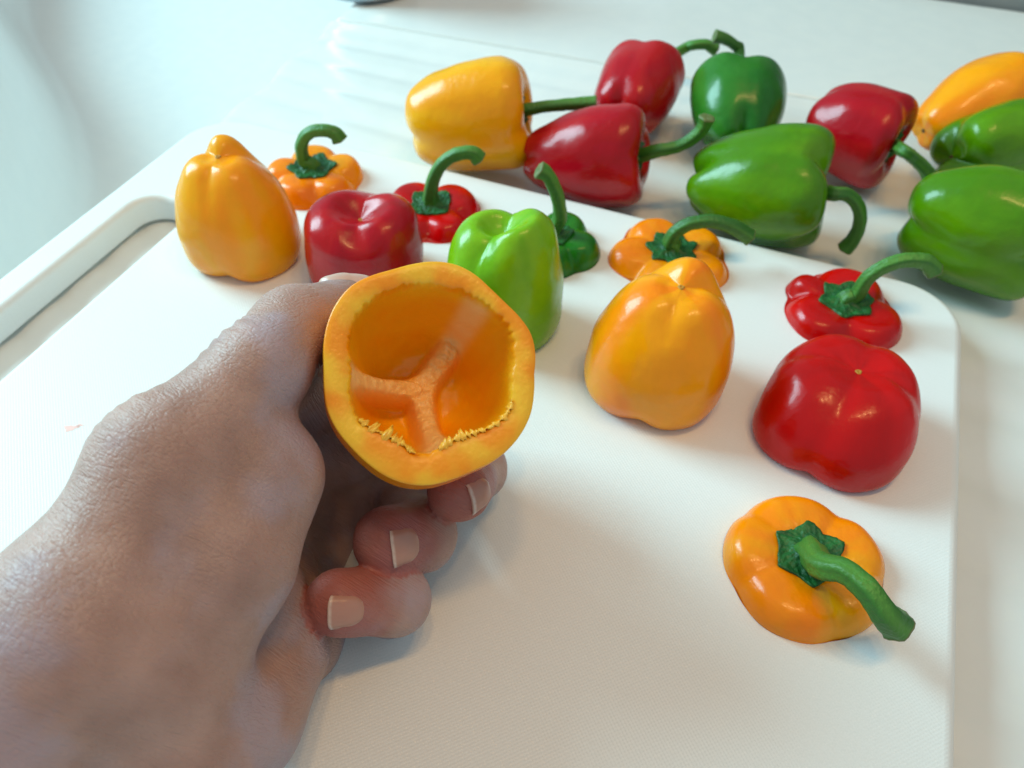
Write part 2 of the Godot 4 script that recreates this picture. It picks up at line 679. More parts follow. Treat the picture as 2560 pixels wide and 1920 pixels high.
# ------------------------------------------------------------------ the peppers on the board and the drainboard
func peppers() -> void:
	var fresh := [Color("2f6a22"), Color("4f8a30"), Color("8a845a"), Color("0d4a20"), Color("1f6a2c")]
	var pale := [Color("3a7a30"), Color("5a9440"), Color("8a9a60"), Color("155526"), Color("2a7434")]
	var yellow_cup := variety(24.04, 49.55, 0.640, [35, 140, 262], 0.75, {"ext": [0.06, -0.03, -0.03], "amp": [-0.03, 0, 0.03], "seed": 3, "bpit": 0.03, "bend": Vector2(-2, 2), "belly": 0.34})
	cup(yellow_cup, 3.0, 0.22, Vector2(-115.8, -272.8), Vector3(0.000, 0, 0.000), 0.0, [Color("f7a800"), Color("fa9600")], "topped yellow and orange pepper standing leftmost on the board, next to the slot", Color("b8862a"))
	var red_cup := variety(23.33, 36.59, 0.930, [80, 275], 1.05, {"seed": 4, "bpit": 0.17, "ext": [0.0, 0.04], "amp": [0.02, 0], "belly": 0.36, "mid": 0.8})
	cup(red_cup, 3.0, 0.22, Vector2(-61.8, -260.5), Vector3(0.000, 0, 0.000), 0.0, [Color("b80e1c"), Color("a40815")], "topped crimson pepper half hidden behind the thumb", Color("b8862a"))
	var green_cup := variety(22.87, 51.73, 0.800, [70, 238], 1.00, {"seed": 5, "bpit": 0.14, "ext": [-0.04, 0.08], "amp": [-0.03, 0.03], "belly": 0.36})
	cup(green_cup, 3.0, 0.22, Vector2(-4.5, -233.1), Vector3(0.000, 0, 0.000), 0.0, [Color("6cac0a"), Color("7eb610")], "topped bright green pepper right behind the hollow orange one", Color("b8862a"))
	var orange_cup := variety(25.56, 49.80, 0.680, [10, 118, 252], 0.75, {"seed": 6, "ext": [0.06, -0.02, -0.03], "amp": [-0.02, 0, 0], "bpit": 0.03, "bend": Vector2(4, 3), "belly": 0.34})
	cup(orange_cup, 3.0, 0.22, Vector2(51.4, -201.3), Vector3(0.000, 0, 0.000), 0.0, [Color("fba000"), Color("fa8600")], "topped orange pepper standing alone at the middle of the board", Color("b8862a"))
	var scarlet_cup := variety(27.01, 30.15, 0.800, [60, 150, 238, 335], 0.60, {"seed": 7, "bpit": 0.07, "amp": [0, 0.02, 0.02, 0], "bend": Vector2(5, 7), "ext": [-0.03, 0, 0, -0.02], "mid": 1.6, "belly": 0.4})
	cup(scarlet_cup, 3.0, 0.22, Vector2(111.8, -181.0), Vector3(0.000, 0, 0.000), 0.0, [Color("cc0c0c"), Color("b80604")], "largest topped red pepper, nearest the right edge of the board", Color("b8862a"))
	var yellow_top := variety(23.09, 55.00, 0.700, [10, 75, 150, 220, 300], 0.60, {"seed": 13, "mid": 1.6, "pit": 0.07})
	cap(yellow_top, 9.5, 0.50, Vector2(-97.0, -327.2), Vector3(0.000, 0, 0.000), 0.0, [Color("fb960a"), Color("fa8204")], "orange pepper top behind the leftmost yellow pepper, its stem curled over", [Vector3(-100.4, 12, -327.2), Vector3(-99.7, 19.9, -327.2), Vector3(-95.3, 25.7, -327.2), Vector3(-88.9, 27.5, -327.2), Vector3(-83.5, 26.1, -327.2), Vector3(-82, 23.3, -327.2)], [4.6, 3.3, 2.8, 2.75, 2.9, 3.5], [11.2, 6, 0.2], fresh)
	var red_top := variety(22.97, 55.00, 0.700, [20, 90, 180, 270], 0.60, {"seed": 14, "mid": 2.0, "pit": 0.07})
	cap(red_top, 7.5, 0.50, Vector2(-39.1, -303.9), Vector3(0.000, 0, 0.000), 0.0, [Color("cc0c0c"), Color("b80604")], "red pepper top behind the crimson pepper, stem bent to the right", [Vector3(-38.9, 11.3, -303.9), Vector3(-36.9, 19.3, -303.9), Vector3(-32.5, 27.1, -303.9), Vector3(-25.9, 31.6, -303.9), Vector3(-19.9, 32.2, -303.9), Vector3(-17.2, 29.6, -303.9)], [4.6, 3.3, 2.8, 2.75, 2.9, 3.5], [10.5, 4, 0.5], fresh)
	var green_top := variety(20.95, 55.00, 0.700, [60, 150, 250, 340], 0.60, {"seed": 15, "mid": 2.0, "pit": 0.07})
	cap(green_top, 10.0, 0.50, Vector2(15.7, -281.5), Vector3(0.000, 0, 0.000), 0.0, [Color("1c6a18"), Color("2c7c20")], "dark green pepper top half hidden behind the bright green pepper", [Vector3(18.2, 15.3, -281.5), Vector3(17.3, 23.4, -281.5), Vector3(14.5, 31.9, -281.5), Vector3(11.4, 37.2, -281.5), Vector3(8.5, 39.1, -281.5)], [4.6, 3.3, 2.8, 2.75, 2.9, 3.5], [9, 5, 0.1], fresh, "pepper_dark")
	var orange_top := variety(26.40, 55.00, 0.700, [0, 75, 140, 215, 290], 0.60, {"seed": 16, "mid": 2.0, "pit": 0.07})
	cap(orange_top, 7.5, 0.50, Vector2(66.7, -276.2), Vector3(0.000, 0, 0.000), 0.0, [Color("fb960a"), Color("fa8204")], "orange pepper top behind the orange pepper mid board, stem arching right", [Vector3(65.5, 9.6, -276.2), Vector3(67.5, 15.5, -276.2), Vector3(72.8, 19.4, -276.2), Vector3(81, 20.7, -276.2), Vector3(90, 18.2, -276.2), Vector3(98.2, 13.2, -276.2)], [4.6, 3.3, 2.8, 2.75, 2.9, 3.5], [11.2, 7, 0.3], fresh)
	var scarlet_top := variety(24.47, 55.00, 0.700, [100, 200, 245, 350], 0.60, {"seed": 17, "mid": 2.0, "pit": 0.07})
	cap(scarlet_top, 8.0, 0.50, Vector2(133.5, -245.3), Vector3(0.000, 0, 0.000), 0.0, [Color("cc0c0c"), Color("b80604")], "red pepper top behind the largest topped red pepper near the board corner", [Vector3(136.6, 10, -245.3), Vector3(137.8, 18.4, -245.3), Vector3(142.2, 24.3, -245.3), Vector3(149, 27.5, -245.3), Vector3(156.7, 27.1, -245.3), Vector3(161.6, 23, -245.3)], [4.6, 3.3, 2.8, 2.75, 2.9, 3.5], [11.2, 6, 0.1], fresh)
	var front_top := variety(24.64, 52.00, 0.700, [15, 80, 160, 230, 310], 0.50, {"seed": 18, "pit": 0.07, "mid": 0.9})
	cap(front_top, 9.5, 0.50, Vector2(90.9, -126.7), Vector3(0.000, 0, 0.000), 0.0, [Color("fba000"), Color("fa8600")], "orange pepper top nearest the camera, thick stem bent toward the viewer", [Vector3(89.7, 17, -117.9), Vector3(94, 22, -113), Vector3(98.2, 23, -106.6), Vector3(101.8, 20, -102.2), Vector3(106.8, 15, -101.2)], [5.4, 4.2, 3.6, 3.4, 3.6, 4.4], [11.2, 6, 0.35], fresh)
	var yellow_whole := variety(27.24, 60.04, 0.800, [60, 180, 300], 0.55, {"seed": 23, "bpit": 0.02})
	whole(yellow_whole, Vector2(4.9, -365.9), Vector3(1, 0.2, 0.05), 0.0, -12.6, [Color("f5b000"), Color("f5a000")], "whole golden yellow pepper lying at the back left with its stem to the right", [Vector3(8.3, 20.7, -365.9), Vector3(17.3, 22.2, -365.9), Vector3(27.4, 23.3, -365.9), Vector3(36.6, 24, -365.9)], [4.6, 3.3, 2.8, 2.75, 2.9, 3.5], [9, 5, 0.2], fresh)
	var red_whole_back := variety(22.23, 50.67, 0.800, [40, 160, 280], 0.80, {"seed": 24})
	whole(red_whole_back, Vector2(71.9, -431.1), Vector3(0.35, 0.12, -0.85), 0.0, -12.6, [Color("b80e1c"), Color("a40815")], "whole red pepper at the very back beside the dark green one", [Vector3(92.6, 10.3, -456.1), Vector3(98.2, 13.1, -456.1), Vector3(105.5, 13.6, -456.1), Vector3(111.4, 10.8, -456.1)], [4.6, 3.3, 2.8, 2.75, 2.9, 3.5], [9, 5, 0.2], fresh)
	var red_whole_front := variety(23.92, 58.92, 0.550, [90, 210, 330], 0.60, {"seed": 25})
	whole(red_whole_front, Vector2(60.0, -335.2), Vector3(1, 0.2, 0.25), 0.0, -12.6, [Color("b80e1c"), Color("a40815")], "whole red pepper lying sideways behind the board edge, stem curving upward", [Vector3(63.8, 20.4, -330.2), Vector3(72, 22.6, -330.2), Vector3(78.4, 26.8, -330.2), Vector3(82.4, 32.5, -330.2), Vector3(83.3, 37.3, -330.2)], [4.6, 3.3, 2.8, 2.75, 2.9, 3.5], [8.5, 5, 0.2], fresh)
	var green_whole_back := variety(25.17, 50.03, 0.600, [30, 150, 270], 1.20, {"seed": 26})
	whole(green_whole_back, Vector2(114.4, -409.9), Vector3(0.08, 0.15, -0.9), 0.0, -12.6, [Color("206a1c"), Color("327824")], "whole dark green pepper standing up at the back with a two lobed crown", [Vector3(119.7, 20.4, -434.9), Vector3(116.2, 23.6, -434.9), Vector3(110.5, 26.8, -434.9), Vector3(104.6, 28.1, -434.9)], [4.6, 3.3, 2.8, 2.75, 2.9, 3.5], [9, 5, 0.2], fresh, "pepper_dark")
	var green_whole_front := variety(27.94, 61.22, 0.620, [20, 140, 250], 1.30, {"seed": 27})
	whole(green_whole_front, Vector2(137.5, -304.4), Vector3(0.9, 0.15, 0.3), 0.0, -12.6, [Color("487e04"), Color("5a9006")], "whole glossy green pepper lying at the back middle, stem hooking downward", [Vector3(134.9, 24, -294.4), Vector3(141, 23.5, -294.4), Vector3(147.3, 17.9, -294.4), Vector3(151.1, 9.5, -294.4), Vector3(151.6, 1.2, -294.4), Vector3(149.6, -5.4, -294.4)], [4.6, 3.3, 2.8, 2.75, 2.9, 3.5], [8.5, 5, 0.2], fresh)
	var red_whole_right := variety(24.10, 44.80, 0.750, [30, 150, 270], 0.70, {"seed": 28, "bpit": 0.02})
	whole(red_whole_right, Vector2(185.7, -354.1), Vector3(0.75, 0, 0.6), 0.0, -12.6, [Color("b80e1c"), Color("a40815")], "whole red pepper lying between green peppers at the right, stem toward the viewer", [Vector3(177.1, 22.8, -332.1), Vector3(183.7, 18.9, -332.1), Vector3(190.4, 14, -332.1), Vector3(195.4, 9.2, -332.1)], [4.6, 3.3, 2.8, 2.75, 2.9, 3.5], [8.5, 5, 0.2], fresh)
	var orange_whole := variety(25.00, 60.00, 0.550, [60, 180, 300], 0.35, {"seed": 29, "bpit": 0.01})
	whole(orange_whole, Vector2(264.8, -405.2), Vector3(0.9, 0.2, -0.35), 0.0, -12.6, [Color("fba000"), Color("fa8600")], "whole orange pepper cut off by the right edge of the photo", [], [4.6, 3.3, 2.8, 2.75, 2.9, 3.5], [], fresh)
	var green_whole_far := variety(23.00, 50.00, 0.850, [70, 190, 310], 1.60, {"seed": 30, "amp": [-0.08, 0.06, 0], "ext": [0.16, -0.08, 0], "mid": 1.5})
	whole(green_whole_far, Vector2(260.6, -367.7), Vector3(0.85, 0.1, -0.2), 0.0, -12.6, [Color("487e04"), Color("5a9006")], "whole green pepper with knobby lobes just below the orange one at the right edge", [], [4.6, 3.3, 2.8, 2.75, 2.9, 3.5], [], fresh)
	var green_whole_near := variety(28.50, 58.00, 0.750, [60, 182, 300], 1.10, {"seed": 31, "mid": 2.2})
	whole(green_whole_near, Vector2(225.2, -276.4), Vector3(0.85, 0.05, 0.4), 0.0, -12.6, [Color("487e04"), Color("5a9006")], "whole green pepper nearest the viewer at the right edge, with a deep crease", [], [4.6, 3.3, 2.8, 2.75, 2.9, 3.5], [], fresh)


# ------------------------------------------------------------------ the hollow pepper in the hand
func held_pepper() -> void:
	var o := thing("hollow_pepper", "topped orange pepper held open toward the viewer, seeds removed, ribs inside", "pepper")
	var held := Basis(Vector3(0.9996, 0.0199, -0.0217), Vector3(-0.0295, 0.6760, -0.7363), Vector3(0.0, -0.7366, -0.6763) * -1.0)
	var y := (held * Vector3(0.194, 0.165, 0.967)).normalized()
	var x := (held.x - y * held.x.dot(y)).normalized()
	o.basis = Basis(x, y, x.cross(y))
	o.position = Vector3(-0.01909, 0.07992, -0.13054)
	var rim := [25.0, 25.4, 26.0, 26.2, 26.2, 26.0, 25.8, 26.3, 27.1, 27.4, 27.1, 26.5, 26.1, 26.1, 25.9, 25.3, 25.1, 25.8, 26.7, 27.4, 27.7, 27.0, 26.3, 26.5, 27.0, 27.1, 26.4, 25.3, 25.0, 25.6, 26.2, 25.8]
	var hole := [19.4, 19.8, 20.6, 20.2, 19.0, 17.7, 17.1, 17.9, 19.6, 19.8, 18.5, 18.7, 19.7, 20.5, 19.9, 19.4, 19.0, 19.5, 21.0, 22.0, 22.4, 22.2, 21.7, 21.5, 21.3, 21.2, 21.1, 21.0, 21.4, 21.9, 21.4, 20.2]
	rim.append(rim[0])
	hole.append(hole[0])
	var cols := 192
	var nz := noise_of(77, 0.045, 3)
	var fine := noise_of(78, 0.35, 3)
	var v := PackedVector3Array()
	var col := PackedColorArray()
	# skin, from just under the cut down to the blossom end
	var prof := [Vector2(1.0, -0.5), Vector2(1.01, -4), Vector2(1.02, -11), Vector2(0.99, -19), Vector2(0.91, -27), Vector2(0.80, -34), Vector2(0.65, -40), Vector2(0.46, -43.5), Vector2(0.24, -43), Vector2(0.0, -41.5)]
	var rows := 48
	for i in rows:
		var q: Vector2 = catmull(prof, float(i) / (rows - 1))
		for j in cols:
			var th := TAU * j / cols
			var r: float = catmull(rim, float(j) / cols) * q.x * (1.0 - 0.09 * pow(absf(sin(1.5 * th + 0.3)), 6.0) * smoothstep(0.1, 0.7, float(i) / rows))
			var p := Vector3(cos(th) * r, q.y, sin(th) * r)
			v.append(p)
			col.append(pigment([Color("f9930a"), Color("fb7f04")], nz, p, th))
	part("skin", mesh_of(v, grid(rows, cols, true), col), M.pepper, o)
	# cut flesh: rounded outer edge, wet flat rim, then the wall and floor of the hollow with three ribs
	var ribs := [[deg_to_rad(176), 3.3, 5.0, 17.0, 30.0], [deg_to_rad(82), 3.6, 8.0, 22.0, 30.5], [deg_to_rad(-57), 3.6, 30.0, 30.0, 30.5]]
	v = PackedVector3Array()
	col = PackedColorArray()
	rows = 0
	for ring in [[0.0, -0.5], [0.02, -0.2], [0.06, -0.02], [0.3, 0.05], [0.5, 0.0], [0.7, -0.15], [0.86, -0.35], [0.95, -0.8], [1.0, -1.6]]:
		rows += 1
		for j in cols:
			var th := TAU * j / cols
			var ro: float = catmull(rim, float(j) / cols)
			var ri: float = catmull(hole, float(j) / cols)
			ri += fine.get_noise_2d(cos(th) * 30.0, sin(th) * 30.0) * 0.9 * ring[0]
			var r := lerpf(ro, ri, ring[0])
			var p := Vector3(cos(th) * r, ring[1], sin(th) * r)
			p.y += fine.get_noise_3dv(p * 1.2) * 0.06 * smoothstep(0.05, 0.3, ring[0])
			v.append(p)
			var m := clampf(0.5 + 0.9 * nz.get_noise_3dv(p * 1.5), 0.0, 1.0)
			col.append(lin(Color("ff9a04")).lerp(lin(Color("ffc42e")), smoothstep(0.15, 0.85, m)))
	for i in 60:
		var q := 1.0 - (i + 1) / 60.0
		rows += 1
		for j in cols:
			var th := TAU * j / cols
			var ri: float = catmull(hole, float(j) / cols)
			ri = lerpf(ri, 20.0, smoothstep(1.0, 0.5, q))
			var rho := q * ri
			var wall := pow(q, 5.0)
			var d := 1.6 + 37.0 * (1.0 - wall) - 3.0 * (1.0 - q)
			var near := 0.0
			for rb in ribs:
				var da: float = wrapf(th - rb[0], -PI, PI)
				if absf(da) < PI / 2.0:
					var w := exp(-pow(rho * sin(da) / rb[1], 4.0)) * smoothstep(0.0, 0.45, cos(da))
					var top: float = lerpf(rb[4], rb[2], pow(q, 1.5)) if rb[2] < 25.0 else 30.5 - 5.0 * q
					top += 1.6 * fine.get_noise_2d(rho * 0.6, rb[0] * 20.0)
					d = lerpf(d, minf(d, top), w)
					near = maxf(near, w)
			d = lerpf(minf(d, 30.0), d, smoothstep(2.0, 6.0, rho))
			var p := Vector3(cos(th) * rho, -d, sin(th) * rho)
			p += Vector3(0, 1, 0) * (nz.get_noise_3dv(p * 2.0) * 1.0 + fine.get_noise_3dv(p) * 1.1 * near)
			v.append(p)
			var m := clampf(0.5 + 1.0 * nz.get_noise_3dv(p * 1.2), 0.0, 1.0)
			var c := lin(Color("feac06")).lerp(lin(Color("fdbe10")), m)
			# the ribs are paler tissue than the wall
			col.append(c.lerp(lin(Color("ffd690")), near * (0.8 + 0.2 * nz.get_noise_3dv(p * 3.0))))
	part("flesh", mesh_of(v, grid(rows, cols, true, true), col), M.flesh, o)
	# torn white membrane left along the inner edge
	for span in [[18.0, 46.0, 0.8], [46.0, 84.0, 1.5], [100.0, 144.0, 2.0]]:
		v = PackedVector3Array()
		col = PackedColorArray()
		var n := int(absf(span[1] - span[0]) * 2.6)
		var shape := [[2.6, -0.3], [1.6, 0.12], [0.2, 0.1], [-0.6, -0.35], [-1.0, -1.2], [-0.7, -2.2], [-0.2, -3.6], [0.9, -4.2]]
		for i in n:
			var f := float(i) / (n - 1)
			var th := deg_to_rad(lerpf(span[0], span[1], f))
			var ri: float = catmull(hole, fposmod(th, TAU) / TAU)
			var taper := pow(sin(PI * clampf(f, 0.005, 0.995)), 0.4) * clampf(0.55 + 1.1 * fine.get_noise_2d(i * 0.22, span[0] * 3.0), 0.12, 1.1)
			for j in shape.size():
				var inward: float = shape[j][0]
				var r := ri + inward * 0.6 * (taper if inward > 1.0 else 1.0)
				if inward < 0.0:
					r = ri + inward * span[2] * taper
				var p := Vector3(cos(th) * r, shape[j][1] * (0.6 + 0.4 * taper), sin(th) * r)
				var crumb := 0.8 * fine.get_noise_3dv(p * 0.9) + 0.5 * fine.get_noise_3dv(p * 2.6 + Vector3(90, 0, 0))
				var loose := clampf(1.0 - absf(inward - -0.6) * 0.5, 0.15, 1.0) * taper
				p += Vector3(-cos(th) * crumb * 1.1, 0.55 * fine.get_noise_3dv(p * 3.0 + Vector3(0, 50, 0)), -sin(th) * crumb * 1.1) * loose * span[2]
				v.append(p)
				var m := clampf(0.5 + fine.get_noise_2d(i * 1.2, j * 4.0), 0.0, 1.0)
				col.append(lin(Color("ffae12")).lerp(lin(Color("ffcc50")), m))
		part("membrane", mesh_of(v, grid(n, shape.size(), false, false), col), M.flesh, o)


# ------------------------------------------------------------------ the hand: one skin, meshed from joined tapered bones
const CELL := 1.15
var box_at := Vector3.ZERO
var nx := 0
var ny := 0
var nz_ := 0
var field := PackedFloat32Array()


func bone_into(f: PackedFloat32Array, b: Array) -> void:
	var a: Vector3 = b[0]
	var ab: Vector3 = b[1] - a
	var ra: float = b[2]
	var rb: float = b[3]
	var k: float = maxf(b[4], 0.01)
	var reach := maxf(ra, rb) + k + 3.0 * CELL
	var lo := (a.min(b[1]) - Vector3.ONE * reach - box_at) / CELL
	var hi := (a.max(b[1]) + Vector3.ONE * reach - box_at) / CELL
	var x0 := maxi(int(lo.x), 0)
	var x1 := mini(int(hi.x) + 1, nx - 1)
	var y0 := maxi(int(lo.y), 0)
	var y1 := mini(int(hi.y) + 1, ny - 1)
	var z0 := maxi(int(lo.z), 0)
	var z1 := mini(int(hi.z) + 1, nz_ - 1)
	var inv := 1.0 / maxf(ab.length_squared(), 1e-6)
	for z in range(z0, z1 + 1):
		for y in range(y0, y1 + 1):
			var p := box_at + Vector3(x0, y, z) * CELL - a
			var at := (z * ny + y) * nx
			for x in range(x0, x1 + 1):
				var t := clampf(p.dot(ab) * inv, 0.0, 1.0)
				var d := (p - ab * t).length() - lerpf(ra, rb, t)
				if d < reach:
					var e := f[at + x]
					var h := maxf(k - absf(d - e), 0.0) / k
					f[at + x] = minf(d, e) - h * h * k * 0.25
				p.x += CELL


func value(p: Vector3) -> float:
	var q := (p - box_at) / CELL
	var x := clampi(int(q.x), 0, nx - 2)
	var y := clampi(int(q.y), 0, ny - 2)
	var z := clampi(int(q.z), 0, nz_ - 2)
	var f := q - Vector3(x, y, z)
	var at := (z * ny + y) * nx + x
	var up := nx * ny
	var a := lerpf(lerpf(field[at], field[at + 1], f.x), lerpf(field[at + nx], field[at + nx + 1], f.x), f.y)
	var b := lerpf(lerpf(field[at + up], field[at + up + 1], f.x), lerpf(field[at + up + nx], field[at + up + nx + 1], f.x), f.y)
	return lerpf(a, b, f.z)


func slope(p: Vector3) -> Vector3:
	var e := CELL
	return Vector3(value(p + Vector3(e, 0, 0)) - value(p - Vector3(e, 0, 0)), value(p + Vector3(0, e, 0)) - value(p - Vector3(0, e, 0)), value(p + Vector3(0, 0, e)) - value(p - Vector3(0, 0, e))).normalized()


func skin_material() -> StandardMaterial3D:
	# fine creases that run across the limb, over a net of skin cells
	var side := 1024
	var lines := noise_of(31, 0.085, 2).get_image(side, 340)
	lines.resize(side, side, Image.INTERPOLATE_CUBIC)
	var wide := noise_of(33, 0.06, 2).get_image(420, side)
	wide.resize(side, side, Image.INTERPOLATE_CUBIC)
	var deep_lines := noise_of(34, 0.022, 2).get_image(side, 300)
	deep_lines.resize(side, side, Image.INTERPOLATE_CUBIC)
	lines.convert(Image.FORMAT_L8)
	wide.convert(Image.FORMAT_L8)
	deep_lines.convert(Image.FORMAT_L8)
	var a := lines.get_data()
	var w := wide.get_data()
	var c := deep_lines.get_data()
	var out := PackedByteArray()
	out.resize(side * side)
	for i in side * side:
		var across := minf(absf(a[i] - 128.0) / 34.0, 1.0)
		var net := minf(absf(w[i] - 128.0) / 30.0, 1.0)
		var deep := minf(absf(c[i] - 128.0) / 16.0, 1.0)
		out[i] = int(clampf(20.0 + 95.0 * across + 65.0 * net + 65.0 * deep, 0.0, 255.0))
	var relief := ImageTexture.create_from_image(Image.create_from_data(side, side, false, Image.FORMAT_L8, out))
	var m := plain(0.47, 0.45)
	m.subsurf_scatter_enabled = true
	m.subsurf_scatter_strength = 0.12
	m.heightmap_enabled = true
	m.heightmap_texture = relief
	m.heightmap_scale = 0.024
	return m


func hand() -> void:
	var o := thing("hand", "bare left hand reaching in from the lower left, thumb and curled fingers gripping the pepper", "hand")
	o.basis = Basis(Vector3(0.9996, 0.0199, -0.0217), Vector3(-0.0295, 0.6760, -0.7363), Vector3(0.0, 0.7366, 0.6763))
	o.position = Vector3(-0.01909, 0.07992, -0.13054)
	var palm := [
		[Vector3(-89.7, -81.6, 38.0), Vector3(-70.4, -55.0, 26.0), 21.0, 19.0, 0],
		[Vector3(-75.9, -103.3, 22.0), Vector3(-55.2, -83.4, 10.0), 20.0, 18.0, 8],
		[Vector3(-71.5, -55.6, 24.0), Vector3(-55.2, -83.4, 10.0), 19.0, 18.0, 8],
		[Vector3(-70.4, -54.6, 26.0), Vector3(-58.3, -21.8, 14.0), 19.0, 13.2, 8],
		[Vector3(-58.6, -21.4, 14.0), Vector3(-40.2, -0.0, 2.0), 12.6, 11.0, 6],
		[Vector3(-58.0, -20.9, 14.0), Vector3(-56.7, -22.7, 14.0), 12.8, 12.8, 8],
		[Vector3(-40.2, -0.0, 2.0), Vector3(-36.3, 10.7, -13.0), 11.0, 10.2, 4],
		[Vector3(-36.3, 10.7, -13.0), Vector3(-27.2, 16.9, -29.0), 10.2, 8.8, 4],
		[Vector3(-47.2, -16.2, 6.0), Vector3(-39.4, -24.8, 3.0), 11.0, 12.6, 7],
		[Vector3(-39.4, -24.8, 3.0), Vector3(-45.8, -42.0, 10.0), 12.6, 14.5, 7],
		[Vector3(-45.8, -42.0, 10.0), Vector3(-57.1, -62.1, 17.0), 14.5, 18.0, 9],
		[Vector3(-46.3, -8.1, -2.0), Vector3(-55.0, -9.2, -45.0), 10.0, 11.0, 7],
		[Vector3(-43.1, -3.3, -4.0), Vector3(-49.7, -6.5, -62.0), 8.0, 9.0, 5],
		[Vector3(-39.0, 2.2, -10.0), Vector3(-42.0, -3.3, -64.0), 7.0, 8.0, 4],
		[Vector3(-57.1, -27.8, -68.0), Vector3(-60.0, -8.3, -57.0), 10.5, 10.5, 8],
		[Vector3(-49.8, -50.5, -65.0), Vector3(-57.1, -27.8, -68.0), 10.0, 10.5, 8],
		[Vector3(-39.8, -75.3, -50.0), Vector3(-49.8, -50.5, -65.0), 9.5, 10.0, 8],
		[Vector3(-55.2, -9.7, -66.0), Vector3(-37.3, -17.1, -72.0), 10.0, 10.0, 8],
		[Vector3(-57.0, -28.2, -72.0), Vector3(-35.5, -36.6, -76.0), 10.0, 10.0, 8],
		[Vector3(-50.7, -51.1, -68.0), Vector3(-33.0, -55.3, -70.0), 10.0, 9.5, 8],
		[Vector3(-45.5, -64.1, -58.0), Vector3(-29.3, -64.3, -64.0), 10.0, 9.0, 8],
		[Vector3(-43.5, -0.1, -22.0), Vector3(-42.2, -8.3, -60.0), 7.0, 10.0, 6],
		[Vector3(-33.4, -55.7, -72.0), Vector3(-24.9, -61.4, -68.0), 9.5, 9.0, 6],
		[Vector3(-46.6, -68.9, -15.0), Vector3(-40.7, -73.5, -42.0), 13.0, 10.5, 9],
		[Vector3(-45.6, -56.6, -15.0), Vector3(-40.5, -74.0, -15.0), 11.5, 11.0, 8],
		[Vector3(-47.1, -56.0, -34.0), Vector3(-40.4, -74.4, -32.0), 11.0, 11.0, 8],
		[Vector3(-54.1, -34.5, -25.0), Vector3(-55.3, -39.9, -62.0), 14.0, 11.0, 8],
		[Vector3(-74.1, -60.3, 0.0), Vector3(-60.0, -8.3, -57.0), 16.0, 10.5, 7],
		[Vector3(-71.2, -66.7, -2.0), Vector3(-57.1, -27.8, -68.0), 15.0, 10.5, 6],
		[Vector3(-65.5, -74.4, -2.0), Vector3(-49.8, -50.5, -65.0), 14.0, 10.0, 6],
		[Vector3(-58.9, -79.3, 0.0), Vector3(-39.8, -75.3, -50.0), 14.0, 9.5, 6],
		[Vector3(-55.2, -83.4, 10.0), Vector3(-45.1, -82.2, 0.0), 17.0, 13.5, 7],
		[Vector3(-45.1, -82.2, 0.0), Vector3(-41.5, -74.0, -15.0), 13.5, 10.5, 6],
		[Vector3(-41.5, -74.0, -15.0), Vector3(-38.5, -77.1, -32.0), 10.5, 8.5, 3],
	]
	var fingers := [
		[[Vector3(-57.6, -9.5, -57.0), Vector3(-29.1, 3.6, -63.0), 10.0, 9.5, 4], [Vector3(-29.1, 3.6, -63.0), Vector3(-2.2, -0.2, -60.0), 9.5, 8.6, 4], [Vector3(-2.2, -0.2, -60.0), Vector3(16.8, -9.3, -50.0), 8.6, 8.0, 4]],
		[[Vector3(-55.8, -27.8, -68.0), Vector3(-18.3, -24.0, -86.0), 10.0, 9.8, 4], [Vector3(-18.3, -24.0, -86.0), Vector3(7.5, -29.8, -60.0), 9.8, 9.2, 4], [Vector3(7.5, -29.8, -60.0), Vector3(4.2, -32.9, -32.0), 9.2, 8.8, 4]],
		[[Vector3(-49.8, -50.5, -65.0), Vector3(-18.0, -40.3, -74.0), 10.0, 9.6, 4], [Vector3(-18.0, -40.3, -74.0), Vector3(-7.0, -46.4, -38.0), 9.6, 9.6, 4], [Vector3(-7.0, -46.4, -38.0), Vector3(-14.4, -45.7, -26.0), 9.6, 9.5, 4]],
		[[Vector3(-39.3, -77.7, -48.0), Vector3(-19.4, -73.5, -54.0), 9.0, 8.4, 4], [Vector3(-19.4, -73.5, -54.0), Vector3(-13.0, -61.9, -27.0), 8.4, 9.0, 4], [Vector3(-13.0, -61.9, -27.0), Vector3(-25.1, -59.3, -15.0), 9.0, 8.7, 4]],
	]
	var nails := [
		[Vector3(-27.4, 18.6, -29.0), Vector3(0.80, 0.25, -0.50), Vector3(-0.10, 0.97, -0.20), 11.5, 14.0, 1.4],
		[Vector3(4.2, -32.9, -32.0), Vector3(-0.35, -0.35, 0.87), Vector3(0.80, -0.05, 0.60), 8.8, 8.8, 0.0],
		[Vector3(-13.3, -46.2, -29.0), Vector3(-0.78, -0.12, 0.50), Vector3(0.42, 0.03, 0.90), 9.6, 8.6, 0.0],
		[Vector3(-23.6, -60.0, -17.0), Vector3(-0.93, 0.02, 0.30), Vector3(0.18, 0.03, 0.98), 8.2, 9.0, 0.0],
	]
	box_at = Vector3(-108, -128, -100)
	var far := Vector3(26, 34, 54)
	nx = int((far.x - box_at.x) / CELL)
	ny = int((far.y - box_at.y) / CELL)
	nz_ = int((far.z - box_at.z) / CELL)
	field.resize(nx * ny * nz_)
	field.fill(50.0)
	for b in palm:
		bone_into(field, b)
	for f in fingers:
		var own := PackedFloat32Array()
		own.resize(field.size())
		own.fill(50.0)
		for b in f:
			bone_into(own, b)
		var k := 1.4
		for i in own.size():
			var d := own[i]
			if d < 6.0:
				var e := field[i]
				var h := maxf(k - absf(d - e), 0.0) / k
				field[i] = minf(d, e) - h * h * k * 0.25
	# surface nets
	var v := PackedVector3Array()
	var cell_vertex := {}
	var idx := PackedInt32Array()
	var up := nx * ny
